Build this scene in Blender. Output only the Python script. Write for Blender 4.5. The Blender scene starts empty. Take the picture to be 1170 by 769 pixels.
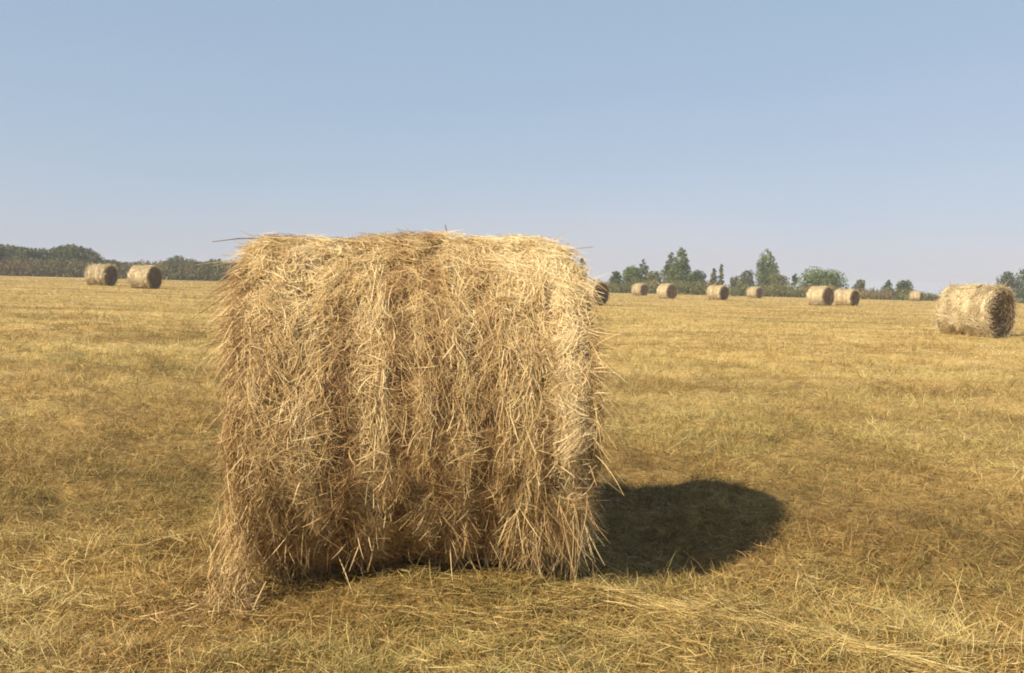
import bpy, math, random
import numpy as np

# ------------------------------------------------------------------ camera, sky, sun, exposure
scene = bpy.context.scene
F_PX, W_PX, H_PX = 1013.0, 1170.0, 769.0          # focal length and frame of the photograph in pixels
CAM_H, PITCH, ROLL = 1.295, 3.5, 1.45
SUN_EL, SUN_T = 38.5, 51.0                         # elevation; heading of the light, clockwise from +Y

cam_data = bpy.data.cameras.new("camera")
cam_data.sensor_width = 36.0
cam_data.lens = 36.0 * F_PX / W_PX
cam_data.clip_end = 6000.0
cam = bpy.data.objects.new("camera", cam_data)
scene.collection.objects.link(cam)
from mathutils import Matrix, Vector, Euler
cam.matrix_world = (Matrix.Translation((0, 0, CAM_H))
                    @ Matrix.Rotation(math.radians(90 - PITCH), 4, 'X')
                    @ Matrix.Rotation(math.radians(ROLL), 4, 'Z'))
scene.camera = cam

world = bpy.data.worlds.new("World")
scene.world = world
world.use_nodes = True
wt = world.node_tree
bg = wt.nodes["Background"]
sky = wt.nodes.new("ShaderNodeTexSky")
sky.sky_type = 'NISHITA'
sky.sun_disc = False
sky.sun_elevation = math.radians(SUN_EL)
sky.sun_rotation = math.radians(180 + SUN_T)
sky.altitude = 100
sky.air_density = 1.0
sky.dust_density = 1.0
sky.ozone_density = 3.0
veil = wt.nodes.new("ShaderNodeMix"); veil.data_type = 'RGBA'          # summer dust evens the sky out
tc = wt.nodes.new("ShaderNodeTexCoord")
mp = wt.nodes.new("ShaderNodeMapping"); mp.inputs["Scale"].default_value = (1.0, 1.0, 3.5)
cl = wt.nodes.new("ShaderNodeTexNoise"); cl.inputs["Scale"].default_value = 2.2; cl.inputs["Detail"].default_value = 4
mr0 = wt.nodes.new("ShaderNodeMapRange")                                   # uneven dust: the veil is a little thicker in places
mr0.inputs["From Min"].default_value = 0.3; mr0.inputs["From Max"].default_value = 0.7
mr0.inputs["To Min"].default_value = 0.68; mr0.inputs["To Max"].default_value = 0.76
wt.links.new(tc.outputs["Generated"], mp.inputs[0]); wt.links.new(mp.outputs[0], cl.inputs["Vector"])
wt.links.new(cl.outputs[0], mr0.inputs[0]); wt.links.new(mr0.outputs[0], veil.inputs[0])
veil.inputs[7].default_value = (1.84, 2.76, 3.58, 1)
warm = wt.nodes.new("ShaderNodeMix"); warm.data_type = 'RGBA'; warm.blend_type = 'MULTIPLY'
warm.inputs[0].default_value = 1.0
warm.inputs[7].default_value = (1.32, 0.80, 0.70, 1)
wt.links.new(sky.outputs[0], warm.inputs[6])
wt.links.new(warm.outputs[2], veil.inputs[6])
wt.links.new(veil.outputs[2], bg.inputs[0])
bg.inputs[1].default_value = 0.10

sun_data = bpy.data.lights.new("sun", 'SUN')
sun_data.energy = 4.4
sun_data.angle = math.radians(0.6)
sun_data.color = (1.0, 0.875, 0.66)
sun = bpy.data.objects.new("sun", sun_data)
scene.collection.objects.link(sun)
_e, _t = math.radians(SUN_EL), math.radians(SUN_T)
sun.rotation_euler = Vector((math.sin(_t) * math.cos(_e), math.cos(_t) * math.cos(_e), -math.sin(_e))).to_track_quat('-Z', 'Y').to_euler()

vs = scene.view_settings
vs.view_transform = 'Standard'
vs.look = 'None'
vs.gamma = 1.0
vs.use_curve_mapping = False
vs.exposure = 0.92
scene.cycles.filter_width = 1.9
scene.cycles.max_bounces = 6
scene.cycles.volume_bounces = 0

# ------------------------------------------------------------------ helpers
rng = np.random.default_rng(7)
COL = scene.collection


def link(o, parent=None):
    COL.objects.link(o)
    if parent is not None:
        o.parent = parent
    return o


def empty(name, loc, rz=0.0):
    o = bpy.data.objects.new(name, None)
    o.empty_display_size = 0.2
    o.location = loc
    o.rotation_euler = (0, 0, rz)
    return link(o)


def tag(o, label=None, cat=None, group=None, kind=None):
    if label: o["label"] = label
    if cat: o["category"] = cat
    if group: o["group"] = group
    if kind: o["kind"] = kind
    return o


def copy_tree(o, parent=None):
    c = o.copy()
    COL.objects.link(c)
    c.parent = parent
    for ch in list(o.children):
        copy_tree(ch, c)
    return c


def _hash(ix, iy, seed):
    h = (ix.astype(np.int64) * 374761393 + iy.astype(np.int64) * 668265263 + seed * 1442695041) & 0x7fffffff
    h = ((h ^ (h >> 13)) * 1274126177) & 0x7fffffff
    h = h ^ (h >> 16)
    return (h & 0xffff) / 65535.0


def vnoise(x, y, seed=0):
    x = np.asarray(x, float); y = np.asarray(y, float)
    ix, iy = np.floor(x), np.floor(y)
    fx, fy = x - ix, y - iy
    fx, fy = fx * fx * (3 - 2 * fx), fy * fy * (3 - 2 * fy)
    a, b = _hash(ix, iy, seed), _hash(ix + 1, iy, seed)
    c, d = _hash(ix, iy + 1, seed), _hash(ix + 1, iy + 1, seed)
    return (a * (1 - fx) + b * fx) * (1 - fy) + (c * (1 - fx) + d * fx) * fy


def fbm(x, y, octv=3, seed=0):
    s, amp, tot = 0.0, 1.0, 0.0
    for k in range(octv):
        s = s + amp * vnoise(x * 2 ** k + 17.3 * k, y * 2 ** k - 9.1 * k, seed + k)
        tot += amp
        amp *= 0.5
    return s / tot                                  # 0..1


def sstep(a, b, x):
    t = np.clip((x - a) / (b - a), 0, 1)
    return t * t * (3 - 2 * t)


def mesh_np(name, verts, quads, mat, cols=None, smooth=False, tris=None):
    me = bpy.data.meshes.new(name)
    verts = np.ascontiguousarray(verts, np.float32).reshape(-1, 3)
    nq = 0 if quads is None else len(quads)
    nt = 0 if tris is None else len(tris)
    me.vertices.add(len(verts))
    me.vertices.foreach_set("co", verts.ravel())
    loops = []
    if nq: loops.append(np.asarray(quads, np.int32).ravel())
    if nt: loops.append(np.asarray(tris, np.int32).ravel())
    loops = np.concatenate(loops)
    me.loops.add(len(loops))
    me.loops.foreach_set("vertex_index", loops)
    me.polygons.add(nq + nt)
    st = np.concatenate([np.arange(nq) * 4, nq * 4 + np.arange(nt) * 3]).astype(np.int32)
    me.polygons.foreach_set("loop_start", st)
    me.update(calc_edges=True)
    if smooth:
        me.polygons.foreach_set("use_smooth", np.ones(nq + nt, bool))
    if cols is not None:
        at = me.color_attributes.new("tone", 'FLOAT_COLOR', 'POINT')
        c4 = np.ones((len(verts), 4), np.float32)
        c4[:, :3] = cols
        at.data.foreach_set("color", c4.ravel())
    me.materials.append(mat)
    return me


def mesh_obj(name, me, parent=None):
    return link(bpy.data.objects.new(name, me), parent)


class Straws:
    """Collects thin bent ribbons (stems, blades, leaves of hay) for one mesh."""
    def __init__(self, seg=3):
        self.seg = seg
        self.v, self.f, self.c, self.n = [], [], [], 0

    def add(self, p, d, length, width, col, bend=None, face=None, taper=0.35, centred=True):
        n, k = len(p), self.seg
        if n == 0: return
        d = d / np.maximum(np.linalg.norm(d, axis=1, keepdims=True), 1e-6)
        length = np.broadcast_to(np.asarray(length, float), (n,))
        width = np.broadcast_to(np.asarray(width, float), (n,))
        if bend is None: bend = np.zeros((n, 3))
        if face is None: face = rng.normal(size=(n, 3))
        side = np.cross(d, face)
        side /= np.maximum(np.linalg.norm(side, axis=1, keepdims=True), 1e-6)
        s = np.linspace(0, 1, k + 1)
        o = 0.5 if centred else 0.0
        pts = (p[:, None, :] + d[:, None, :] * (length[:, None] * (s - o)[None, :])[..., None]
               + bend[:, None, :] * ((s - o) ** 2)[None, :, None])
        prof = 1 - (1 - taper) * (np.abs(s - 0.4) / 0.6) ** 2
        hw = side[:, None, :] * (width[:, None] * 0.5 * prof[None, :])[..., None]
        vv = np.stack([pts - hw, pts + hw], axis=2).reshape(n, (k + 1) * 2, 3)
        base = self.n + np.arange(n)[:, None] * (k + 1) * 2
        j = np.arange(k)[None, :] * 2
        q = np.stack([base + j, base + j + 1, base + j + 3, base + j + 2], axis=2)
        self.v.append(vv.reshape(-1, 3))
        self.f.append(q.reshape(-1, 4))
        self.c.append(np.repeat(col, (k + 1) * 2, axis=0))
        self.n += n * (k + 1) * 2

    def raw(self, verts, quads, cols):
        self.v.append(verts); self.f.append(quads + self.n); self.c.append(cols); self.n += len(verts)

    def build(self, name, mat, smooth=False):
        return mesh_np(name, np.concatenate(self.v), np.concatenate(self.f), mat, np.concatenate(self.c), smooth)


def ramp(t, stops):
    t = np.clip(t, 0, 1)
    xs = np.linspace(0, 1, len(stops))
    st = np.array(stops)
    return np.stack([np.interp(t, xs, st[:, i]) for i in range(3)], axis=-1)


# ------------------------------------------------------------------ materials
def nodes_mat(name):
    m = bpy.data.materials.new(name)
    m.use_nodes = True
    nt = m.node_tree
    b = nt.nodes["Principled BSDF"]
    return m, nt, b


def attr_mat(name, rough=0.6, spec=0.25, transl=0.0, noise_scale=None, noise_amt=0.25, bump=0.0):
    m, nt, b = nodes_mat(name)
    a = nt.nodes.new("ShaderNodeVertexColor"); a.layer_name = "tone"
    src = a.outputs[0]
    if noise_scale:
        g = nt.nodes.new("ShaderNodeNewGeometry")
        nz = nt.nodes.new("ShaderNodeTexNoise"); nz.inputs["Scale"].default_value = noise_scale
        nz.inputs["Detail"].default_value = 4
        nt.links.new(g.outputs["Position"], nz.inputs["Vector"])
        mr = nt.nodes.new("ShaderNodeMapRange")
        mr.inputs["From Min"].default_value = 0.3; mr.inputs["From Max"].default_value = 0.7
        mr.inputs["To Min"].default_value = 1 - noise_amt; mr.inputs["To Max"].default_value = 1 + noise_amt
        nt.links.new(nz.outputs[0], mr.inputs[0])
        mx = nt.nodes.new("ShaderNodeVectorMath"); mx.operation = 'SCALE'
        nt.links.new(src, mx.inputs[0]); nt.links.new(mr.outputs[0], mx.inputs["Scale"])
        src = mx.outputs[0]
        if bump:
            bp = nt.nodes.new("ShaderNodeBump"); bp.inputs["Strength"].default_value = bump
            bp.inputs["Distance"].default_value = 0.03
            nt.links.new(nz.outputs[0], bp.inputs["Height"]); nt.links.new(bp.outputs[0], b.inputs["Normal"])
    nt.links.new(src, b.inputs["Base Color"])
    b.inputs["Roughness"].default_value = rough
    b.inputs["Specular IOR Level"].default_value = spec
    if transl:
        tr = nt.nodes.new("ShaderNodeBsdfTranslucent")
        nt.links.new(src, tr.inputs[0])
        mix = nt.nodes.new("ShaderNodeMixShader"); mix.inputs[0].default_value = transl
        nt.links.new(b.outputs[0], mix.inputs[1]); nt.links.new(tr.outputs[0], mix.inputs[2])
        nt.links.new(mix.outputs[0], nt.nodes["Material Output"].inputs[0])
    return m


M_STRAW = attr_mat("hay_straw", 0.55, 0.3, 0.18)
M_GRASS = attr_mat("field_grass", 0.6, 0.25, 0.2)
M_CORE = attr_mat("hay_core", 0.9, 0.1, 0, 22, 0.35, 0.8)
M_LEAF = attr_mat("tree_leaves", 0.6, 0.25, 0.25)
M_BARK = attr_mat("tree_bark", 0.9, 0.1, 0, 6, 0.4, 0.5)

HAY = [(0.15, 0.078, 0.032), (0.32, 0.19, 0.080), (0.50, 0.340, 0.147), (0.62, 0.460, 0.222), (0.76, 0.615, 0.35)]


# ------------------------------------------------------------------ ground
def ground_z(x, y):
    x = np.asarray(x, float); y = np.asarray(y, float)
    r = np.hypot(x, y)
    z = 0.26 * sstep(-4, -24, x) * sstep(15, 60, y)
    z = z - 6.0 * sstep(170, 1200, r)
    near = 1 - sstep(60, 140, r)
    z = z + (fbm(x * 0.35, y * 0.35, 2, 3) - 0.5) * 0.10 * (0.35 + 0.65 * near)
    z = z + (fbm(x * 2.2, y * 2.2, 3, 11) - 0.5) * 0.18 * (1 - sstep(18, 45, r))
    z = z + (fbm(x * 7.0, y * 7.0, 2, 23) - 0.5) * 0.05 * (1 - sstep(8, 20, r))
    return z


def rust_amt(x, y):
    """0..1: patches where the stubble has weathered to rusty brown."""
    return sstep(0.48, 0.68, fbm(x * 0.9 - 7.0, y * 0.9 + 2.0, 3, 53))


def green_amt(x, y):
    """0..1: how much green regrowth shows through the dry grass."""
    g = 0.6 * fbm(x * 0.22 + 3.1, y * 0.16, 3, 41) + 0.4 * fbm(x * 0.8 + 1.0, y * 0.8, 3, 43)
    return sstep(0.46, 0.66, g)


m, nt, b = nodes_mat("mown_field")
M_GROUND = m
geo = nt.nodes.new("ShaderNodeNewGeometry")


def nz(scale, detail=5, rough=0.6, vec=None, sc3=None):
    n = nt.nodes.new("ShaderNodeTexNoise")
    n.inputs["Scale"].default_value = scale
    n.inputs["Detail"].default_value = detail
    n.inputs["Roughness"].default_value = rough
    src = geo.outputs["Position"]
    if sc3:
        mp = nt.nodes.new("ShaderNodeMapping"); mp.inputs["Scale"].default_value = sc3
        nt.links.new(src, mp.inputs[0]); src = mp.outputs[0]
    nt.links.new(src, n.inputs["Vector"])
    return n


def cr(stops, fac):
    r = nt.nodes.new("ShaderNodeValToRGB")
    e = r.color_ramp.elements
    while len(e) < len(stops): e.new(0.5)
    for i, (p, c) in enumerate(stops):
        e[i].position = p; e[i].color = (*c, 1)
    nt.links.new(fac, r.inputs[0])
    return r


def mixc(fac, a, bb, blend='MIX'):
    n = nt.nodes.new("ShaderNodeMix"); n.data_type = 'RGBA'; n.blend_type = blend
    if isinstance(fac, float): n.inputs[0].default_value = fac
    else: nt.links.new(fac, n.inputs[0])
    nt.links.new(a, n.inputs[6]); nt.links.new(bb, n.inputs[7])
    return n.outputs[2]


fine = nz(14, 8, 0.7)
c_fine = cr([(0.30, (0.16, 0.095, 0.034)), (0.47, (0.34, 0.23, 0.08)), (0.62, (0.50, 0.365, 0.15))], fine.outputs[0])
patch = nz(0.33, 4, 0.6, sc3=(1, 1.3, 1))
c_patch = cr([(0.36, (0.36, 0.27, 0.095)), (0.5, (0.46, 0.34, 0.14)), (0.66, (0.53, 0.39, 0.175))], patch.outputs[0])
c1 = mixc(0.5, c_fine.outputs[0], c_patch.outputs[0])
streak = nz(0.22, 5, 0.65, sc3=(0.35, 2.2, 1))
c_streak = cr([(0.38, (0.55, 0.52, 0.46)), (0.5, (1.0, 1.0, 1.0)), (0.66, (1.15, 1.13, 1.08))], streak.outputs[0])
c2 = mixc(1.0, c1, c_streak.outputs[0], 'MULTIPLY')
# darker, browner earth round the big bale, blending out into the field
dist = nt.nodes.new("ShaderNodeVectorMath"); dist.operation = 'DISTANCE'
nt.links.new(geo.outputs["Position"], dist.inputs[0]); dist.inputs[1].default_value = (-0.3, 3.5, 0)
mr = nt.nodes.new("ShaderNodeMapRange"); mr.inputs["From Min"].default_value = 1.0; mr.inputs["From Max"].default_value = 12.0
nt.links.new(dist.outputs["Value"], mr.inputs[0])
c_soil = cr([(0.30, (0.09, 0.05, 0.018)), (0.5, (0.21, 0.132, 0.045)), (0.66, (0.33, 0.22, 0.08))], fine.outputs[0])
c2 = mixc(mr.outputs[0], c_soil.outputs[0], c2)
nt.links.new(c2, b.inputs["Base Color"])
b.inputs["Roughness"].default_value = 0.95
b.inputs["Specular IOR Level"].default_value = 0.1
bp = nt.nodes.new("ShaderNodeBump"); bp.inputs["Strength"].default_value = 0.9; bp.inputs["Distance"].default_value = 0.03
nt.links.new(fine.outputs[0], bp.inputs["Height"]); nt.links.new(bp.outputs[0], b.inputs["Normal"])

ang = np.concatenate([np.linspace(-52, 52, 640), np.linspace(52, 308, 110)[1:-1]])
ang = np.radians(ang)
rad = np.concatenate([[0.0], np.geomspace(0.4, 1200, 480)])
A, Rr = np.meshgrid(ang, rad)
gx, gy = Rr * np.sin(A), Rr * np.cos(A)
gv = np.stack([gx, gy, ground_z(gx, gy)], axis=-1).reshape(-1, 3)
na, nr = len(ang), len(rad)
ii, jj = np.meshgrid(np.arange(1, nr - 1), np.arange(na), indexing='ij')
j2 = (jj + 1) % na
gq = np.stack([ii * na + jj, ii * na + j2, (ii + 1) * na + j2, (ii + 1) * na + jj], axis=-1).reshape(-1, 4)[:, ::-1]
jt = np.arange(na)
gt = np.stack([np.zeros(na, int), na + (jt + 1) % na, na + jt], axis=-1)
ground = mesh_obj("ground", mesh_np("ground", gv, gq, M_GROUND, smooth=True, tris=gt))
tag(ground, "wide mown hay field of dry golden stubble under the bales", "field", kind="structure")


# ------------------------------------------------------------------ hay bales
# ---- size and place of the big bale in front
BR, BW, BS, BB = 0.755, 1.45, 3, 0.018


def bale_radius(u, th, R, W, seed, bulge):
    """Radius of the rolled side at axial position u and angle th (0 = front, 90 deg = top)."""
    r = R * np.ones_like(u)
    if R == BR: r = r - 0.022 * np.exp(-((u + 0.05) / 0.035) ** 2) * sstep(-0.5, 0.1, th) * (1 - sstep(0.9, 1.3, th))  # a deep groove
    r = r + bulge * (fbm(u * 5.2 + seed, th * 0.6, 2, seed) - 0.5) * 2.0           # bands wound round the roll
    r = r + bulge * 0.8 * (fbm(u * 9.0, th * 7.0, 3, seed + 5) - 0.5) * 2.0
    r = r + bulge * 1.1 * (fbm(u * 10.0 + 3, th * 5.5, 3, seed + 15) - 0.5) * 2.0  # tufts the size of a hand
    e = np.clip((np.abs(u) / (W / 2) - 0.86) / 0.14, 0, 1)
    r = r - 0.065 * R * e ** 2
    return r


def bale_pos(u, th, r, R):
    z = R + r * np.sin(th)
    z = np.where(z < 0.05 * R, 0.05 * R + (z - 0.05 * R) * 0.25, z)                # settled, flattened underside
    return np.stack([u, -r * np.cos(th), z], axis=-1)


def bale_core(R, W, seed, bulge, nu=70, nth=150, tone=0.3):
    u = np.linspace(-W / 2, W / 2, nu); th = np.linspace(0, 2 * np.pi, nth, endpoint=False)
    U, T = np.meshgrid(u, th, indexing='ij')
    P = bale_pos(U, T, bale_radius(U, T, R, W, seed, bulge) - 0.012, R).reshape(-1, 3)
    i, j = np.meshgrid(np.arange(nu - 1), np.arange(nth), indexing='ij')
    k = (j + 1) % nth
    Q = np.stack([i * nth + j, (i + 1) * nth + j, (i + 1) * nth + k, i * nth + k], axis=-1).reshape(-1, 4)
    t = tone + 0.35 * (fbm(U * 8, T * 5, 3, seed + 9).ravel() - 0.5)
    return P, Q, ramp(t, HAY)


def side_straws(S, n, R, W, seed, bulge, l0, l1, w0, w1, spread, tone0, tone1, lift=0.02, th0=-115, th1=235, clump=False):
    if clump:
        nc = n // 45
        cu = rng.uniform(-W / 2, W / 2, nc); ct = np.radians(rng.uniform(th0, th1, nc))
        cphi = rng.normal(0, spread, nc); ctone = rng.normal(0, 0.16, nc); clift = rng.uniform(0.0, lift, nc)
        cs = rng.uniform(0.02, 0.075, nc)
        idx = rng.integers(0, nc, n)
        u = cu[idx] + rng.normal(0, 1, n) * cs[idx]
        th = ct[idx] + rng.normal(0, 1, n) * cs[idx] * 1.3 / R
        phi = cphi[idx] + rng.normal(0, 0.30, n)
        tn = ctone[idx]; lf = clift[idx] + rng.uniform(0, 0.012, n)
    else:
        u = rng.uniform(-W / 2, W / 2, n); th = np.radians(rng.uniform(th0, th1, n))
        phi = rng.normal(0, spread, n); tn = np.zeros(n); lf = rng.uniform(-0.004, lift, n)
    u = np.clip(u, -W / 2 - 0.03, W / 2 + 0.03)
    gap = fbm(u * 11.0 + 40, th * 6.0, 3, seed + 61) * 0.75 + vnoise(u * 13.0, th * 0.9, seed + 62) * 0.25
    ok = rng.uniform(0, 1, n) < 0.18 + 1.1 * sstep(0.34, 0.56, gap)
    u, th, phi, tn, lf = u[ok], th[ok], phi[ok], tn[ok], lf[ok]
    n = len(u)
    N = np.stack([np.zeros(n), -np.cos(th), np.sin(th)], axis=-1)
    T = np.stack([np.zeros(n), np.sin(th), np.cos(th)], axis=-1)
    X = np.array([[1.0, 0, 0]])
    L = rng.uniform(0, 1, n) ** 1.6 * (l1 - l0) + l0
    tilt = rng.normal(0, 0.10, n)
    d = T * np.cos(phi)[:, None] + X * np.sin(phi)[:, None] + N * tilt[:, None]
    r = bale_radius(u, th, R, W, seed, bulge) + lf
    P = bale_pos(u, th, r, R)
    bend = (-N * (L ** 2 / (2 * R) * np.cos(phi) ** 2 * rng.uniform(0.5, 1.0, n))[:, None]
            + np.cross(N, d) * (L * rng.normal(0, 0.40, n))[:, None] + N * (L * np.abs(rng.normal(0, 0.10, n)))[:, None])
    tone = np.clip(rng.beta(2.2, 2.2, n) * (tone1 - tone0) + tone0 + tn, 0, 1)
    tone = tone + 0.30 * (fbm(u * 4.5, th * 2.0, 3, seed + 31) - 0.5) + 0.72 * (vnoise(u * 10.0 + 0.3, th * 0.55, seed + 33) - 0.5)
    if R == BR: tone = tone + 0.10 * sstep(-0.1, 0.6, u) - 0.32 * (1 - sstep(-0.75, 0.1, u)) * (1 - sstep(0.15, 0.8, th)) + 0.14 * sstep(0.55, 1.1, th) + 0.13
    if R == BR:                                      # pale and brown layers wound side by side
        wv = u + 0.03 * (vnoise(th * 1.3, u * 0, 5) - 0.5)
        for cu, sd, am in ((-0.44, 0.04, 0.14), (-0.17, 0.035, 0.24), (0.15, 0.03, 0.20), (0.40, 0.05, 0.20), (0.62, 0.05, 0.12),
                           (-0.31, 0.035, -0.22), (-0.06, 0.04, -0.26), (0.05, 0.025, -0.16), (0.26, 0.035, -0.20), (-0.58, 0.05, -0.16), (0.53, 0.03, -0.16)):
            tone = tone + 0.75 * am * np.exp(-((wv - cu) / sd) ** 2)
    face = N + rng.normal(0, 0.5, (n, 3))
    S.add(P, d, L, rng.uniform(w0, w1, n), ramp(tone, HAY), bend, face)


def end_mesh(sgn, R, W, seed, n, l0, l1, w0, w1, tone, amp):
    """The flat end of the roll: a dished disc wound in a spiral, with broken stems over it."""
    S = Straws(3)
    nr_, nt_ = 26, 120
    rr = np.linspace(0.0, 1.0, nr_); th = np.linspace(0, 2 * np.pi, nt_, endpoint=False)
    RR, TT = np.meshgrid(rr, th, indexing='ij')

    def depth(q, t):
        swirl = np.sin((q * 7.0 + t / (2 * np.pi)) * 2 * np.pi)
        return (0.018 * swirl + amp * (fbm(q * np.cos(t) * 4 + 9, q * np.sin(t) * 4, 3, seed) - 0.5) * 2
                - 0.02 * (1 - q) - 0.05 * np.clip((q - 0.86) / 0.14, 0, 1) ** 2)
    rim = bale_radius(np.full_like(RR, sgn * W / 2), TT, R, W, seed, amp) * 0.985
    P = bale_pos(np.zeros_like(RR), TT, RR * rim, R)
    P[..., 0] = sgn * (W / 2 + depth(RR, TT))
    i, j = np.meshgrid(np.arange(nr_ - 1), np.arange(nt_), indexing='ij')
    k = (j + 1) % nt_
    Q = np.stack([i * nt_ + j, (i + 1) * nt_ + j, (i + 1) * nt_ + k, i * nt_ + k], axis=-1).reshape(-1, 4)
    tn = tone + 0.5 * (fbm(RR * 11, TT * 3, 3, seed + 3).ravel() - 0.5)
    S.raw(P.reshape(-1, 3), Q, ramp(tn, HAY))
    q = np.sqrt(rng.uniform(0.0, 1, n)); t = rng.uniform(0, 2 * np.pi, n)
    P = bale_pos(np.zeros(n), t, q * R * 0.97, R)
    P[:, 0] = sgn * (W / 2 + depth(q, t) + rng.uniform(0.0, 0.03, n))
    Tn = np.stack([np.zeros(n), np.sin(t), np.cos(t)], axis=-1)
    Nn = np.stack([np.zeros(n), -np.cos(t), np.sin(t)], axis=-1)
    ph = rng.normal(0, 0.45, n) * (1 - 0.75 * q ** 2)
    d = Tn * np.cos(ph)[:, None] + Nn * np.sin(ph)[:, None]
    d[:, 0] = sgn * rng.normal(0.1, 0.22, n)
    L = rng.uniform(l0, l1, n)
    bend = -Nn * (L ** 2 / np.maximum(q * R, 0.12))[:, None] * 0.5
    S.add(P, d, L, rng.uniform(w0, w1, n), ramp(tone + rng.normal(0.03, 0.16, n), HAY), bend)
    return S


BALE_X, BALE_Y, BALE_YAW = -0.452, 4.27, 9.0
bz = float(ground_z(BALE_X, BALE_Y)) - 0.035
bale = empty("hay_bale", (BALE_X, BALE_Y, bz), math.radians(BALE_YAW))
bale.rotation_euler = (0, math.radians(-1.3), math.radians(BALE_YAW))
tag(bale, "huge shaggy round hay bale close up, its dark shadow on the stubble beside it", "hay bale", "round hay bales lying in the field")

S = Straws(4)
S.raw(*bale_core(BR, BW, BS, BB, 140, 340, 0.14))
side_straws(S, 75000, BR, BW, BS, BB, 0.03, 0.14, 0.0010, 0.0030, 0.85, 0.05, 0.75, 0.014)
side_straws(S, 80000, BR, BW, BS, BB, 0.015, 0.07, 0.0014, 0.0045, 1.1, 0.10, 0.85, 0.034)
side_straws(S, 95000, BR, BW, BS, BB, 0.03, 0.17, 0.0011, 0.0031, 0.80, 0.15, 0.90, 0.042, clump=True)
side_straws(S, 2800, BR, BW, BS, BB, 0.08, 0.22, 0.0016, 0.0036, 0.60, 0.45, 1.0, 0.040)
for cu, t0, t1, k, tn in ((-0.17, -40, 55, 420, 0.8), (0.16, -60, 70, 420, 0.72), (0.33, -60, 80, 350, 0.7), (0.45, -75, 30, 500, 0.75), (-0.42, -60, 20, 260, 0.55), (-0.60, -60, 40, 300, 0.5)):
    th = np.radians(rng.uniform(t0, t1, k)); u = cu + rng.normal(0, 0.022, k)     # strands drawn round the roll
    N = np.stack([np.zeros(k), -np.cos(th), np.sin(th)], axis=-1); T = np.stack([np.zeros(k), np.sin(th), np.cos(th)], axis=-1)
    L = rng.uniform(0.04, 0.20, k)
    d = T + rng.normal(0, 0.28, (k, 3)) + N * 0.05
    S.add(bale_pos(u, th, bale_radius(u, th, BR, BW, BS, BB) + rng.uniform(0.01, 0.045, k), BR), d, L, rng.uniform(0.0016, 0.0042, k),
          ramp(tn + rng.normal(0, 0.15, k), HAY), -N * (L ** 2 / 1.6)[:, None] + rng.normal(0, 0.3, (k, 3)) * L[:, None], N + rng.normal(0, 0.4, (k, 3)))
mesh_obj("rolled_side", S.build("rolled_side", M_STRAW), bale)
for sg in (-1, 1):
    mesh_obj("end_face", end_mesh(sg, BR, BW, BS, 9000, 0.06, 0.24, 0.002, 0.0045, 0.36, 0.03).build("end_face", M_STRAW), bale)

# loose stems sticking out of the roll, and out over its two edges
S = Straws(5)
n = 1700
u = rng.uniform(-BW / 2, BW / 2, n); th = np.radians(rng.uniform(-70, 130, n))
N = np.stack([np.zeros(n), -np.cos(th), np.sin(th)], axis=-1)
d = N * rng.uniform(0.0, 0.5, n)[:, None] + rng.normal(0, 0.8, (n, 3))
d[:, 2] = np.where(np.sin(th) > 0.6, np.minimum(d[:, 2], 0.2), d[:, 2])
L = rng.uniform(0.03, 0.12, n) * np.where(np.sin(th) > 0.7, 0.55, 1.0)
S.add(bale_pos(u, th, bale_radius(u, th, BR, BW, BS, BB) + 0.005, BR), d, L, rng.uniform(0.0016, 0.0035, n),
      ramp(rng.uniform(0.35, 1, n), HAY), rng.normal(0, 1, (n, 3)) * L[:, None] * 0.5 - np.array([[0, 0, 0.25]]) * L[:, None], centred=False)
n = 3000
sg = rng.choice([-1.0, 1.0], n); th = np.radians(rng.uniform(-75, 130, n))
u = sg * (BW / 2 - rng.uniform(0.0, 0.10, n))
N = np.stack([np.zeros(n), -np.cos(th), np.sin(th)], axis=-1); T = np.stack([np.zeros(n), np.sin(th), np.cos(th)], axis=-1)
d = T * rng.normal(-0.25, 0.9, n)[:, None] + N * rng.normal(-0.05, 0.22, n)[:, None]
d[:, 0] += sg * rng.uniform(0.0, 0.45, n)
d[:, 2] = np.where(np.sin(th) > 0.5, np.minimum(d[:, 2], 0.12), d[:, 2])
L = rng.uniform(0.04, 0.15, n)
bend = rng.normal(0, 0.45, (n, 3)) * L[:, None] - np.array([[0, 0, 0.5]]) * L[:, None]
P = bale_pos(u, th, bale_radius(u, th, BR, BW, BS, BB) - rng.uniform(0, 0.06, n), BR)
S.add(P, d, L, rng.uniform(0.0018, 0.004, n), ramp(rng.beta(2, 1.8, n), HAY), bend, centred=False)
n = 260                                              # pale wisps drooping from the right-hand edge
th = np.radians(rng.normal(22, 14, n))
P = bale_pos(np.full(n, BW / 2 - 0.02), th, np.full(n, BR), BR)
d = np.stack([rng.uniform(0.15, 0.8, n), rng.normal(-0.2, 0.25, n), rng.normal(-0.35, 0.5, n)], axis=-1)
L = rng.uniform(0.05, 0.16, n)
S.add(P, d, L, rng.uniform(0.0018, 0.004, n), ramp(rng.uniform(0.4, 1, n), HAY), rng.normal(0, 0.3, (n, 3)) * L[:, None] - np.array([[0, 0, 0.4]]) * L[:, None], centred=False)
n = 1400                                             # shaggy back and far edge
th = np.radians(rng.uniform(85, 190, n)); u = rng.uniform(-BW / 2, BW / 2, n)
N = np.stack([np.zeros(n), -np.cos(th), np.sin(th)], axis=-1)
d = N * rng.uniform(0.1, 0.5, n)[:, None] + rng.normal(0, 0.7, (n, 3))
d[:, 2] = np.where(np.sin(th) > 0.5, np.minimum(d[:, 2], -0.05), d[:, 2])
L = rng.uniform(0.06, 0.20, n) * np.where(np.sin(th) > 0.75, 0.5, 1.0)
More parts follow.
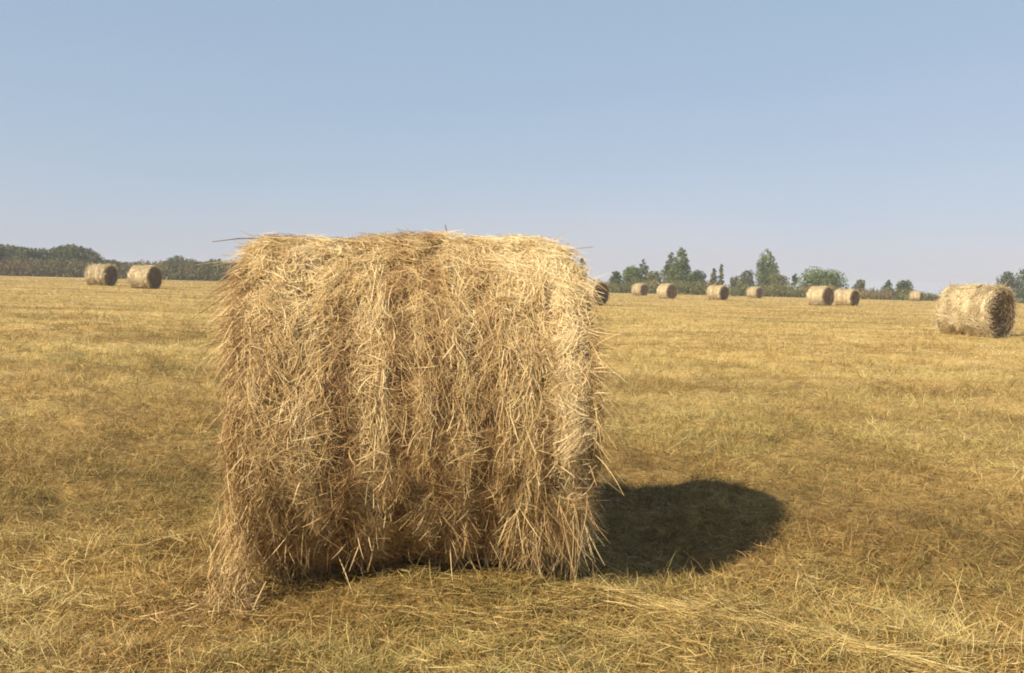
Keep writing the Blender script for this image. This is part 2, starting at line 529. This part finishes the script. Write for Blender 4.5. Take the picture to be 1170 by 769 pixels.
S.add(bale_pos(u, th, np.full(n, BR - 0.01), BR), d, L, rng.uniform(0.002, 0.004, n), ramp(rng.beta(2, 2, n), HAY), rng.normal(0, 0.4, (n, 3)) * L[:, None], centred=False)
n = 1100                                             # matted lip overhanging the left end near the top
th = np.radians(rng.normal(48, 13, n))
P = bale_pos(-BW / 2 + np.abs(rng.normal(0, 0.05, n)), th, np.full(n, BR - 0.02) + rng.normal(0, 0.025, n), BR)
d = np.stack([-rng.uniform(0.3, 1.0, n), rng.normal(-0.25, 0.3, n), rng.normal(-0.25, 0.35, n)], axis=-1)
L = rng.uniform(0.05, 0.15, n)
S.add(P, d, L, rng.uniform(0.0016, 0.004, n), ramp(rng.beta(2, 1.8, n), HAY), rng.normal(0, 0.3, (n, 3)) * L[:, None] - np.array([[0, 0, 0.6]]) * L[:, None], centred=False)
mesh_obj("loose_stems", S.build("loose_stems", M_STRAW), bale)

# hay hanging off the underside, with gaps between the wisps
S = Straws(5)
n = 3200
u = rng.uniform(-BW / 2, BW / 2, n)
keep = vnoise(u * 9.0, u * 0 + 4.0, 77) + rng.uniform(-0.25, 0.25, n) > 0.42
u = u[keep]; n = len(u)
th = np.radians(rng.uniform(-68, -25, n))
P = bale_pos(u, th, np.full(n, BR + 0.01), BR)
d = np.stack([rng.normal(0, 0.38, n), rng.normal(0.10, 0.25, n), -np.ones(n)], axis=-1)
L = np.minimum(rng.uniform(0.03, 0.13, n), P[:, 2] + 0.02)
S.add(P, d, L, rng.uniform(0.002, 0.0042, n), ramp(rng.beta(2, 2.2, n) * 0.9, HAY), rng.normal(0, 0.45, (n, 3)) * L[:, None], centred=False)
n = 1500                                             # thick drape reaching the ground at the right-hand end
u = rng.uniform(0.36, BW / 2 - 0.02, n); th = np.radians(rng.uniform(-72, -20, n))
P = bale_pos(u, th, np.full(n, BR + 0.015), BR)
d = np.stack([rng.normal(0, 0.35, n), rng.normal(-0.02, 0.2, n), -np.ones(n)], axis=-1)
L = np.minimum(rng.uniform(0.05, 0.22, n), P[:, 2] + 0.05)
S.add(P, d, L, rng.uniform(0.0014, 0.0034, n), ramp(rng.beta(2.4, 1.9, n), HAY), rng.normal(0, 0.35, (n, 3)) * L[:, None], centred=False)
mesh_obj("hanging_wisps", S.build("hanging_wisps", M_STRAW), bale)

# pale sheaf that has slid down the left edge and splays on the ground
S = Straws(6)
n = 1600
t = rng.uniform(0, 1, n)
px = -BW / 2 + 0.015 - (0.020 + 0.035 * t) * rng.normal(0, 1, n) - 0.07 * t ** 3.0
pz = 1.10 - 1.08 * t
py = -0.58 - 0.09 * t + rng.normal(0, 0.05 + 0.06 * t, n)
P = np.stack([px, py, np.maximum(pz, 0.04)], axis=-1)
d = np.stack([-0.02 - 0.25 * t ** 2.2 + rng.normal(0, 0.42, n), rng.normal(-0.1, 0.35, n), -np.ones(n)], axis=-1)
L = rng.uniform(0.05, 0.19, n)
L = np.where(t > 0.75, L * 0.7, L)
S.add(P, d, L, rng.uniform(0.002, 0.0045, n), ramp(rng.beta(2.3, 2.2, n), HAY), rng.normal(0, 0.22, (n, 3)) * L[:, None])
n = 1100                                             # spread foot
P = np.stack([-BW / 2 + 0.05 - np.abs(rng.normal(0.0, 0.20, n)), -0.68 + rng.normal(0, 0.14, n), rng.uniform(0.03, 0.08, n)], axis=-1)
d = rng.normal(0, 1, (n, 3)) * np.array([[1, 0.8, 0.25]])
L = rng.uniform(0.04, 0.16, n)
S.add(P, d, L, rng.uniform(0.002, 0.0042, n), ramp(rng.beta(2.0, 2.4, n), HAY), rng.normal(0, 0.25, (n, 3)) * L[:, None])
mesh_obj("slipped_sheaf", S.build("slipped_sheaf", M_STRAW), bale)


def stick(name, pts, r0, col, parent):
    pts = np.array(pts, float); k = len(pts)
    ring = []
    for i, p in enumerate(pts):
        t = pts[min(i + 1, k - 1)] - pts[max(i - 1, 0)]
        t /= np.linalg.norm(t)
        a = np.cross(t, [0.3, 0.2, 0.93]); a /= np.linalg.norm(a); bb = np.cross(t, a)
        r = r0 * (1 - 0.6 * i / (k - 1))
        ring.append([p + r * (math.cos(q) * a + math.sin(q) * bb) for q in np.linspace(0, 2 * math.pi, 6, endpoint=False)])
    V = np.array(ring).reshape(-1, 3)
    Q = [[i * 6 + j, i * 6 + (j + 1) % 6, (i + 1) * 6 + (j + 1) % 6, (i + 1) * 6 + j] for i in range(k - 1) for j in range(6)]
    return mesh_obj(name, mesh_np(name, V, np.array(Q), M_CORE, np.tile(np.array([col]), (len(V), 1))), parent)


stick("dry_stalk", [(-0.50, -0.12, 1.52), (-0.66, -0.10, 1.535), (-0.80, -0.09, 1.53), (-0.91, -0.08, 1.515)], 0.0038, (0.16, 0.11, 0.06), bale)
stick("dry_stalk", [(0.17, 0.02, 1.53), (0.165, 0.01, 1.57), (0.155, 0.0, 1.61)], 0.004, (0.14, 0.09, 0.05), bale)
stick("dry_stalk", [(0.66, -0.15, 1.47), (0.76, -0.15, 1.495), (0.85, -0.16, 1.505)], 0.003, (0.30, 0.22, 0.12), bale)

# ---- the bales across the field: one built in full, then copied
def far_bale(seed, bulge, fuzz):
    proto = empty("hay_bale", (0, 0, 0))
    S = Straws(3)
    S.raw(*bale_core(0.77, 1.5, seed, bulge, 50, 110, 0.60))
    side_straws(S, 5000, 0.77, 1.5, seed, bulge, 0.10, 0.40, 0.006, 0.014, 0.8, 0.45, 0.95, 0.03)
    side_straws(S, 7000, 0.77, 1.5, seed, bulge, 0.10, 0.45, 0.006, 0.014, 0.7, 0.5, 1.0, 0.05, clump=True)
    mesh_obj("rolled_side", S.build("rolled_side", M_STRAW), proto)
    for sg in (-1, 1):
        mesh_obj("end_face", end_mesh(sg, 0.77, 1.5, seed, 3000, 0.10, 0.35, 0.006, 0.013, 0.22, 0.04).build("end_face", M_STRAW), proto)
    S = Straws(3)
    n = int(900 * fuzz)
    sg = rng.choice([-1.0, 1.0], n); th = np.radians(rng.uniform(-80, 260, n))
    P = bale_pos(sg * 0.74, th, np.full(n, 0.75), 0.77)
    d = np.stack([sg * rng.uniform(0, 0.8, n), rng.normal(0, 0.6, n), rng.normal(-0.3, 0.6, n)], axis=-1)
    L = rng.uniform(0.08, 0.26, n)
    S.add(P, d, L, rng.uniform(0.006, 0.012, n), ramp(rng.beta(2, 2, n), HAY), rng.normal(0, 0.3, (n, 3)) * L[:, None], centred=False)
    n = int(600 * fuzz)
    u = rng.uniform(-0.7, 0.7, n); th = np.radians(rng.uniform(30, 150, n))
    d = np.stack([rng.normal(0, 0.7, n), rng.normal(0, 0.7, n), rng.uniform(0, 0.6, n)], axis=-1)
    L = rng.uniform(0.06, 0.2, n)
    S.add(bale_pos(u, th, np.full(n, 0.77), 0.77), d, L, rng.uniform(0.006, 0.011, n), ramp(rng.beta(2, 2, n), HAY), rng.normal(0, 0.3, (n, 3)) * L[:, None], centred=False)
    mesh_obj("loose_stems", S.build("loose_stems", M_STRAW), proto)
    return proto


def px_x(px, py, depth):
    """World X of a point seen at photograph pixel (px, py) at the given distance in front of the camera."""
    u, v = (px - W_PX / 2) / F_PX, (H_PX / 2 - py) / F_PX
    c, s = math.cos(math.radians(ROLL)), math.sin(math.radians(ROLL))
    return depth * (u * c - v * s)


far_bales = [  # px centre, depth, yaw (clockwise), scale, label
    (1115, 27.5, 57, 1.03, "largest of the bales beyond the big one, rough and thick, by the right border"),
    (116, 66, 15, 1.0, "left one of the two far bales before the dark wood, its top brownish and rounded"),
    (166, 58, 14, 1.0, "right one of the two far bales before the dark wood, with a darker end"),
    (675, 55, 44, 1.0, "bale half hidden behind the right shoulder of the big bale, its dark end showing"),
    (731, 113, 56, 1.0, "small pale bale in front of the leafy clump, left of the tall twin poplars"),
    (762, 93, 58, 1.0, "bale standing straight below the tall twin poplars"),
    (820, 92, 54, 1.0, "bale below the pair of thin pointed trees"),
    (862, 118, 55, 1.0, "small bale below the tallest tree, its end lost against the scrub"),
    (937, 72, 56, 1.0, "bale before the wide round bush, left of the pair standing end to end"),
    (967, 76, 54, 0.94, "bale tucked close behind the right end of another bale, near the wide round bush"),
    (1046, 135, 40, 1.0, "tiny bale far off at the field edge, beside the dome shaped tree"),
]
HAY_FRESH = HAY
HAY = [(0.15, 0.095, 0.05), (0.31, 0.22, 0.125), (0.48, 0.38, 0.215), (0.62, 0.515, 0.31), (0.75, 0.66, 0.45)]   # weathered
protos = [far_bale(51, 0.045, 1.8), far_bale(64, 0.03, 1.0), far_bale(77, 0.035, 1.2), far_bale(90, 0.025, 0.8)]
HAY = HAY_FRESH
fresh = set()
for i, (px, dep, yaw, sc, lab) in enumerate(far_bales):
    v = 0 if i == 0 else 1 + i % 3
    o = copy_tree(protos[v]) if v in fresh else protos[v]
    fresh.add(v)
    x = px_x(px, 335, dep)
    o.location = (x, dep, float(ground_z(x, dep)) - 0.05)
    o.rotation_euler = (0, 0, -math.radians(yaw))
    o.scale = (sc * (1 + 0.07 * math.sin(i * 2.3)), sc, sc * (1 + 0.03 * math.sin(i * 1.7)))
    tag(o, lab, "hay bale", "round hay bales lying in the field")


# ------------------------------------------------------------------ trees and scrub along the field edge
def leaf_cloud(S, centres, radii, n_each, size, base, var=0.35):
    for c, r, n in zip(centres, radii, n_each):
        g = rng.normal(0, 1, (n, 3)); g /= np.linalg.norm(g, axis=1, keepdims=True)
        rr = rng.uniform(0, 1, n) ** 0.45
        p = np.array(c)[None, :] + g * rr[:, None] * np.array(r)[None, :]
        tone = (1 + rng.normal(0, var * 0.6, n) + rng.normal(0, var * 0.5))[:, None]
        yel = rng.uniform(0, 1, n)[:, None]
        col = np.clip(np.array(base)[None, :] * np.clip(tone, 0.35, 2) * (1 + yel * np.array([[0.35, 0.12, -0.1]])), 0.004, 1)
        L = rng.uniform(0.7, 1.4, n) * size
        S.add(p, rng.normal(0, 1, (n, 3)) + np.array([[0, 0, 0.2]]), L, L * rng.uniform(0.5, 0.9, n), col, rng.normal(0, 0.3, (n, 3)) * L[:, None])


def trunk_mesh(h, r0, limbs, col=(0.16, 0.13, 0.10)):
    V, Q = [], []

    def tube(pts, ra, rb):
        k = len(pts); base = len(V)
        for i, p in enumerate(pts):
            r = ra + (rb - ra) * i / (k - 1)
            for q in range(7):
                a = 2 * math.pi * q / 7
                V.append((p[0] + r * math.cos(a), p[1] + r * math.sin(a), p[2]))
        for i in range(k - 1):
            for q in range(7):
                Q.append((base + i * 7 + q, base + i * 7 + (q + 1) % 7, base + (i + 1) * 7 + (q + 1) % 7, base + (i + 1) * 7 + q))
    wob = rng.normal(0, 0.02 * h, 2)
    tube([(wob[0] * t * math.sin(3 * t), wob[1] * t, -0.3 + (h + 0.3) * t) for t in np.linspace(0, 1, 7)], r0, r0 * 0.2)
    for c in limbs:
        z0 = max(0.15 * h, c[2] * 0.6); t0 = z0 / h
        tube([(c[0] * t + wob[0] * t0 * (1 - t), c[1] * t, z0 + (c[2] - z0) * t) for t in np.linspace(0, 1, 4)], r0 * 0.4 * (1 - t0 * 0.6), r0 * 0.08)
    return mesh_np("trunk", np.array(V), np.array(Q), M_BARK, np.tile(np.array([col]), (len(V), 1)))


def make_tree(name, h, w, shape, base, n_lobes=16, leaves=3600, size=0.22, bare=0.12):
    root = empty(name, (0, 0, 0))
    cen, rad_ = [], []
    if shape == 'cone': n_lobes = int(n_lobes * 1.8)
    for k in range(n_lobes):
        t = (k + 0.5) / n_lobes
        z = h * (bare + (0.96 - bare) * t)
        if shape == 'poplar':   pr = w * (0.50 * math.sin(math.pi * min(1, 0.22 + t * 0.78)) ** 0.7)
        elif shape == 'cone':   pr = w * 0.62 * (1.04 - t) ** 0.8
        elif shape == 'round':  pr = w * 0.5 * math.sqrt(max(0.06, 1 - (1.7 * t - 0.72) ** 2))
        else:                   pr = w * 0.5 * (0.55 + 0.45 * math.sin(math.pi * (0.15 + 0.75 * t)))
        a = k * 2.399 + rng.uniform(-0.5, 0.5)
        off = pr * rng.uniform(0.3, 0.75)
        lr = max(0.05 * h, pr * rng.uniform(0.42, 0.72))
        cen.append((off * math.cos(a), off * math.sin(a), z)); rad_.append((lr, lr, lr * rng.uniform(0.7, 1.15)))
    tot = sum(r[0] ** 2 for r in rad_)
    S = Straws(2)
    leaf_cloud(S, cen, rad_, [max(30, int(leaves * r[0] ** 2 / tot)) for r in rad_], size, base)
    mesh_obj("trunk", trunk_mesh(h * 0.93, 0.018 * h + 0.03, cen[1:-1:2]), root)
    mesh_obj("crown", S.build("crown", M_LEAF), root)
    return root


G_MID, G_DARK, G_OLIVE, G_GREY = (0.098, 0.145, 0.034), (0.062, 0.092, 0.028), (0.120, 0.132, 0.036), (0.094, 0.115, 0.048)


def plant(root, px, depth, rz, sx, sz, label, cat="tree", group=None):
    x = px_x(px, 325, depth)
    root.location = (x, depth, float(ground_z(x, depth)) - 0.05)
    root.rotation_euler = (0, 0, rz)
    if group == "trees along the far field edge": sx, sz = sx * 1.08, sz * 1.10
    root.scale = (sx, sx, sz)
    tag(root, label, cat, group)
    return root


TG = "trees along the far field edge"
plant(make_tree("tall_tree", 8.0, 4.2, 'poplar', G_MID, 20, 4500), 777, 165, 0.3, 1, 1, "right and taller of the twin poplars in the middle of the tree row", "tree", TG)
plant(make_tree("tall_tree", 7.4, 3.0, 'poplar', G_GREY, 16, 3200), 765, 172, 1.3, 1, 1, "left and slimmer of the twin poplars in the middle of the tree row", "tree", TG)
plant(make_tree("tall_tree", 8.2, 4.5, 'poplar', G_MID, 20, 4500), 875, 168, 2.0, 1, 1, "tallest broad tree standing alone above the scrub, left of the wide bush", "tree", TG)
plant(make_tree("slender_tree", 6.0, 2.6, 'poplar', G_DARK, 12, 1800), 734, 172, 0.1, 1, 1, "narrow dark tree rising out of the leafy clump", "tree", TG)
plant(make_tree("leafy_tree", 4.4, 4.0, 'round', G_MID, 16, 3200), 722, 160, 0.7, 1, 1, "broad leafy tree making up the left clump beside the narrow dark tree", "tree", TG)
plant(make_tree("leafy_tree", 3.6, 3.4, 'round', G_OLIVE, 14, 2500), 745, 160, 2.7, 1, 1, "low leafy tree between the narrow dark tree and the twin poplars", "tree", TG)
plant(make_tree("leafy_tree", 4.0, 4.2, 'round', G_DARK, 14, 2600), 795, 160, 1.1, 1, 1, "low dark tree on the right flank of the twin poplars", "tree", TG)
plant(make_tree("leafy_tree", 3.5, 2.6, 'round', G_DARK, 12, 2000), 703, 165, 1.9, 1, 1, "small round tree standing between the big bale and the leafy clump", "tree", TG)
plant(make_tree("slender_tree", 6.0, 2.3, 'poplar', G_DARK, 12, 1800), 664, 172, 2.9, 1, 1, "small upright tree peeping over the right shoulder of the big bale", "tree", TG)
plant(make_tree("pointed_tree", 4.7, 2.4, 'cone', G_GREY, 12, 1500), 815, 172, 0.5, 1, 1, "left and fuller of the pair of thin pointed trees", "tree", TG)
plant(make_tree("pointed_tree", 5.4, 1.2, 'cone', G_OLIVE, 12, 900), 823, 172, 1.5, 1, 1, "right and wispier of the pair of thin pointed trees", "tree", TG)
plant(make_tree("leafy_tree", 4.4, 3.0, 'round', G_GREY, 12, 2000), 853, 166, 0.9, 1, 1, "grey green tree on the left flank of the tallest tree", "tree", TG)
plant(make_tree("leafy_tree", 3.8, 3.4, 'round', G_OLIVE, 12, 2000), 889, 164, 2.2, 1, 1, "olive tree leaning on the right flank of the tallest tree", "tree", TG)
plant(make_tree("leafy_tree", 3.3, 2.4, 'round', G_GREY, 10, 1200), 839, 172, 2.4, 1, 1, "smallest grey tree between the pointed pair and the tallest tree", "tree", TG)
plant(make_tree("lollipop_tree", 4.1, 1.2, 'round', G_DARK, 8, 700, bare=0.5), 907, 172, 2.4, 1, 1, "small dark crown on a thin bare stem beside the tallest tree", "tree", TG)
plant(make_tree("round_bush", 4.0, 8.0, 'round', G_MID, 26, 9500), 938, 158, 0.2, 1, 1, "wide round green bush behind the two bales standing end to end", "bush", TG)
plant(make_tree("leafy_tree", 3.2, 2.6, 'round', G_GREY, 10, 1500), 982, 168, 0.4, 1, 1, "small pale grey round tree just right of the wide bush", "tree", TG)
plant(make_tree("pointed_tree", 3.3, 2.6, 'cone', G_DARK, 10, 1200), 1014, 168, 2.4, 1, 1, "short pointed dark tree left of the dome shaped tree", "tree", TG)
plant(make_tree("leafy_tree", 3.3, 3.4, 'round', G_DARK, 12, 2000), 1033, 166, 1.4, 1, 1, "dome shaped dark tree next to the tiny far bale", "tree", TG)
plant(make_tree("leafy_tree", 5.2, 4.0, 'round', G_DARK, 16, 2800), 1150, 170, 1.4, 1, 1, "dark tree seen over the end of the nearest far bale", "tree", TG)
plant(make_tree("leafy_tree", 6.0, 5.0, 'round', G_DARK, 18, 3200), 1171, 168, 2.4, 1, 1, "dark tree cut by the right border of the view", "tree", TG)
plant(make_tree("leafy_tree", 5.4, 4.4, 'round', G_DARK, 18, 3000), 1205, 172, 0.4, 1, 1, "dark tree just past the right border of the view", "tree", TG)

# the dark wood on the left: five kinds, copied
WG = "trees of the dark wood on the left"
kinds = [make_tree("wood_tree", 6.2, 4.0, 'round', G_DARK, 16, 2200, 0.26),
         make_tree("wood_tree", 6.8, 3.4, 'poplar', G_DARK, 16, 2200, 0.26),
         make_tree("wood_tree", 5.4, 4.6, 'round', G_GREY, 16, 2200, 0.26),
         make_tree("wood_tree", 5.6, 2.0, 'cone', G_DARK, 14, 1400, 0.24),
         make_tree("wood_tree", 6.0, 3.6, 'oval', G_GREY, 16, 2200, 0.26)]
spots = []
for px in np.arange(-70, 112, 5.2):                   # the taller block
    top = np.interp(px, [-70, 0, 20, 45, 60, 72, 90, 105, 112], [27, 31, 27, 26, 25, 31, 31, 26, 18])
    spots.append((px + rng.uniform(-2, 2), 168 + rng.uniform(-8, 12), top))
for px in np.arange(114, 330, 6.0):                   # the lower run behind the two bales
    top = np.interp(px, [114, 140, 160, 185, 202, 220, 240, 262, 330], [17, 15, 13, 12, 21, 17, 20, 19, 20])
    spots.append((px + rng.uniform(-2.5, 2.5), 178 + rng.uniform(-8, 12), top * rng.uniform(0.82, 1.08)))
used = set()
kind_h = [6.2, 6.8, 5.4, 5.6, 6.0]
for px, dep, top in spots:
    k = int(rng.choice(5, p=[0.28, 0.2, 0.24, 0.1, 0.18]))
    o = kinds[k] if k not in used else copy_tree(kinds[k])
    used.add(k)
    hh = top * dep / F_PX + 0.9
    s = hh / kind_h[k]
    plant(o, px, dep, rng.uniform(0, 6.28), max(0.75, s) * rng.uniform(0.9, 1.15), s, "dark green tree standing in the close wood beyond the left of the field", "tree", WG)
for k in range(5):
    if k not in used:
        for ch in list(kinds[k].children): bpy.data.objects.remove(ch)
        bpy.data.objects.remove(kinds[k])


def scrub(name, px0, px1, d0, d1, h0, h1, n, base, label, edge):
    S = Straws(2)
    px = rng.uniform(px0, px1, n); dep = rng.uniform(d0, d1, n)
    x = np.array([px_x(p, 330, q) for p, q in zip(px, dep)])
    hh = h0 + (h1 - h0) * sstep(0.25, 0.75, fbm(x * 0.30, dep * 0.3, 4, 63)) * rng.uniform(0.7, 1.15, n)
    hh = hh * np.interp(px, edge[0], edge[1])
    z = rng.uniform(0, 1, n) ** 0.8 * hh
    P = np.stack([x, dep, ground_z(x, dep) + z], axis=-1)
    tone = np.clip(0.65 + 0.9 * fbm(x * 0.3, dep * 0.3, 3, 91) + rng.normal(0, 0.22, n), 0.4, 2)[:, None]
    hue = sstep(0.45, 0.6, fbm(x * 0.12 + 5, dep * 0.1, 2, 15))[:, None]
    col = (np.array([base[0]]) * hue + np.array([base[1]]) * (1 - hue)) * tone
    L = rng.uniform(0.18, 0.42, n)
    S.add(P, np.stack([rng.normal(0, 0.6, n), rng.normal(0, 0.6, n), np.ones(n)], axis=-1), L, L * rng.uniform(0.3, 0.7, n), np.clip(col, 0.01, 1))
    o = mesh_obj(name, S.build(name, M_LEAF))
    return tag(o, label, "scrub", kind="stuff")


BROWN, OLIVE = (0.155, 0.118, 0.05), (0.112, 0.118, 0.036)
scrub("scrub", 640, 1230, 141, 156, 0.7, 2.3, 46000, (BROWN, OLIVE), "olive and brown scrub along the far edge of the field under the trees", ((640, 960, 1040, 1062, 1085, 1230), (1, 1, 0.9, 0.55, 0.22, 0.22)))
scrub("undergrowth", -160, 645, 142, 158, 0.9, 3.0, 82000, ((0.145, 0.108, 0.045), (0.092, 0.09, 0.032)), "olive undergrowth along the foot of the dark wood on the left", ((-160, 330, 480, 645), (1, 1, 0.75, 0.7)))

# ------------------------------------------------------------------ grass and loose hay on the field
DRY = [(0.14, 0.072, 0.022), (0.27, 0.168, 0.052), (0.43, 0.295, 0.096), (0.55, 0.41, 0.158), (0.68, 0.555, 0.27)]
GRN = [(0.10, 0.075, 0.022), (0.21, 0.16, 0.050), (0.33, 0.262, 0.088), (0.46, 0.38, 0.14)]


def polar(n, r0, r1, p, half=44):
    u = rng.uniform(0, 1, n)
    r = (r0 ** p + u * (r1 ** p - r0 ** p)) ** (1 / p)
    a = np.radians(rng.uniform(-half, half, n))
    return r * np.sin(a), r * np.cos(a), r


def grow(n, r0, r1, p, kind):
    S = Straws(3 if r1 < 15 else 2)
    x, y, r = polar(n, r0, r1, p)
    if kind != 'lying':                               # gather half of them in tufts
        nt_ = n // 14
        tx, ty, _ = polar(nt_, r0, r1, p)
        k = rng.integers(0, nt_, n)
        tuft = rng.uniform(0, 1, n) < 0.62
        sp = 0.03 * np.maximum(1, np.hypot(tx, ty)[k] / 6)
        x = np.where(tuft, tx[k] + rng.normal(0, 1, n) * sp, x); y = np.where(tuft, ty[k] + rng.normal(0, 1, n) * sp, y)
        r = np.hypot(x, y)
    g = green_amt(x, y)
    thin = fbm(x * 1.1, y * 1.1, 3, 5)
    isg = rng.uniform(0, 1, n) < (0.12 + 0.50 * g)
    ok = rng.uniform(0, 1, n) < 0.58 + 1.0 * sstep(0.34, 0.6, thin)
    x, y, r, g, isg, thin = x[ok], y[ok], r[ok], g[ok], isg[ok], thin[ok]
    n = len(x)
    sc = np.maximum(1, r / 6.0) ** 0.72
    z = ground_z(x, y)
    if kind == 'lying':
        L = rng.uniform(0.03, 0.14, n) * np.minimum(sc, 2.6)
        d = np.stack([rng.normal(0, 1, n), rng.normal(0, 1, n), rng.normal(0.05, 0.16, n)], axis=-1)
        P = np.stack([x, y, z + rng.uniform(0.004, 0.035, n)], axis=-1)
        bend = rng.normal(0, 0.35, (n, 3)) * L[:, None] * np.array([[1, 1, 0.35]])
        face = np.array([[0, 0, 1.0]]) + rng.normal(0, 0.5, (n, 3))
        cen = True
    else:
        L = rng.uniform(0.025, 0.095, n) * np.minimum(sc, 1.8) * (0.75 + 0.6 * thin)
        L = np.where(isg, L * 1.15, L)
        d = np.stack([rng.normal(0, 0.40, n), rng.normal(0, 0.40, n), np.ones(n)], axis=-1)
        tall = rng.uniform(0, 1, n) < 0.07
        L = np.where(tall, L * 1.7, L)
        P = np.stack([x, y, z - 0.004], axis=-1)
        bend = np.stack([rng.normal(0, 0.5, n), rng.normal(0, 0.5, n), -np.abs(rng.normal(0, 0.35, n))], axis=-1) * L[:, None]
        face = rng.normal(0, 1, (n, 3)); cen = False
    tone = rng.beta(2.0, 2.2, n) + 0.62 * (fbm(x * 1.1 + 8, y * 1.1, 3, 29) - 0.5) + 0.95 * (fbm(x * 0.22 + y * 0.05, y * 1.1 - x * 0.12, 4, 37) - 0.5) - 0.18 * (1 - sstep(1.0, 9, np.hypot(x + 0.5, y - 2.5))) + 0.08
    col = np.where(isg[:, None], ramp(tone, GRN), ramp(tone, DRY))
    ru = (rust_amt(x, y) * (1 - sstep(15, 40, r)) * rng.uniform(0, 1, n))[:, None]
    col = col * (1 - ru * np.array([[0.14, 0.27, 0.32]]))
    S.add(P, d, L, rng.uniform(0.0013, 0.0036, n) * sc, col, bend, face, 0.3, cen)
    return S


def join(list_s):
    out = Straws(); out.v = []; off = 0
    for s in list_s:
        for v, f, c in zip(s.v, s.f, s.c):
            out.v.append(v); out.c.append(c)
        for f in s.f: out.f.append(f + off)
        off += s.n
    out.n = off
    return out


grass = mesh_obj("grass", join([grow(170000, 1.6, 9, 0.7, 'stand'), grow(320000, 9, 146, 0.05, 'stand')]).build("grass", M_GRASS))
tag(grass, "short dry stubble with olive green regrowth covering the field", "grass", kind="stuff")
hay = mesh_obj("loose_hay", join([grow(140000, 1.6, 9, 0.7, 'lying'), grow(240000, 9, 146, 0.05, 'lying')]).build("loose_hay", M_GRASS))
tag(hay, "loose cut hay lying scattered over the stubble", "hay", kind="stuff")

# the pale swath of raked hay in front of the bale, trailing off to the lower right
S = Straws(5)
def swath(n, ax, ay, bx, by, sw, hgt, along, l0, l1, t0, t1):
    t = rng.uniform(0, 1, n)
    dx, dy = bx - ax, by - ay
    ln = math.hypot(dx, dy); ux, uy = dx / ln, dy / ln
    o = rng.normal(0, 1, n) * sw * (0.6 + 0.8 * fbm(t * 5, t * 0, 2, 9))
    x, y = ax + dx * t - uy * o, ay + dy * t + ux * o
    z = ground_z(x, y) + hgt * np.exp(-(o / sw) ** 2) * rng.uniform(0.1, 1, n) + 0.01
    a = math.atan2(uy, ux) + rng.normal(0, along, n)
    d = np.stack([np.cos(a), np.sin(a), rng.normal(0.0, 0.12, n)], axis=-1)
    L = rng.uniform(l0, l1, n)
    bend = rng.normal(0, 0.3, (n, 3)) * L[:, None] * np.array([[1, 1, 0.4]])
    S.add(np.stack([x, y, z], axis=-1), d, L, rng.uniform(0.0014, 0.0031, n), ramp(rng.uniform(t0, t1, n), DRY), bend, np.array([[0, 0, 1.0]]) + rng.normal(0, 0.5, (n, 3)))
swath(1700, 0.15, 3.60, 1.00, 3.30, 0.15, 0.06, 1.3, 0.03, 0.15, 0.25, 0.9)
swath(1300, 0.40, 3.66, 1.50, 2.95, 0.026, 0.03, 0.18, 0.08, 0.34, 0.5, 1.0)
swath(1700, -0.35, 3.35, 0.75, 3.10, 0.20, 0.05, 1.5, 0.03, 0.15, 0.2, 0.85)
swath(2200, -1.35, 3.75, 0.15, 3.75, 0.12, 0.04, 1.4, 0.03, 0.15, 0.15, 0.85)
sw = mesh_obj("raked_hay", S.build("raked_hay", M_STRAW))
tag(sw, "pale raked swath of hay in front of the big bale trailing off to the lower right", "hay", kind="stuff")

# ------------------------------------------------------------------ the dusty summer air
hm = bpy.data.materials.new("haze"); hm.use_nodes = True
ht = hm.node_tree
ht.nodes.remove(ht.nodes["Principled BSDF"])
pv = ht.nodes.new("ShaderNodeVolumePrincipled")
pv.inputs["Color"].default_value = (0.86, 0.88, 0.97, 1)
pv.inputs["Density"].default_value = 0.0007
ht.links.new(pv.outputs[0], ht.nodes["Material Output"].inputs["Volume"])
q = 1300.0
hv = np.array([(a, b, c) for a in (-q, q) for b in (-q, q) for c in (-9.0, 14.0)])
hf = np.array([(0, 1, 3, 2), (4, 6, 7, 5), (0, 4, 5, 1), (2, 3, 7, 6), (0, 2, 6, 4), (1, 5, 7, 3)])
haze = mesh_obj("haze", mesh_np("haze", hv, hf, hm))
tag(haze, "thin pale summer haze hanging over the whole field", "haze", kind="stuff")
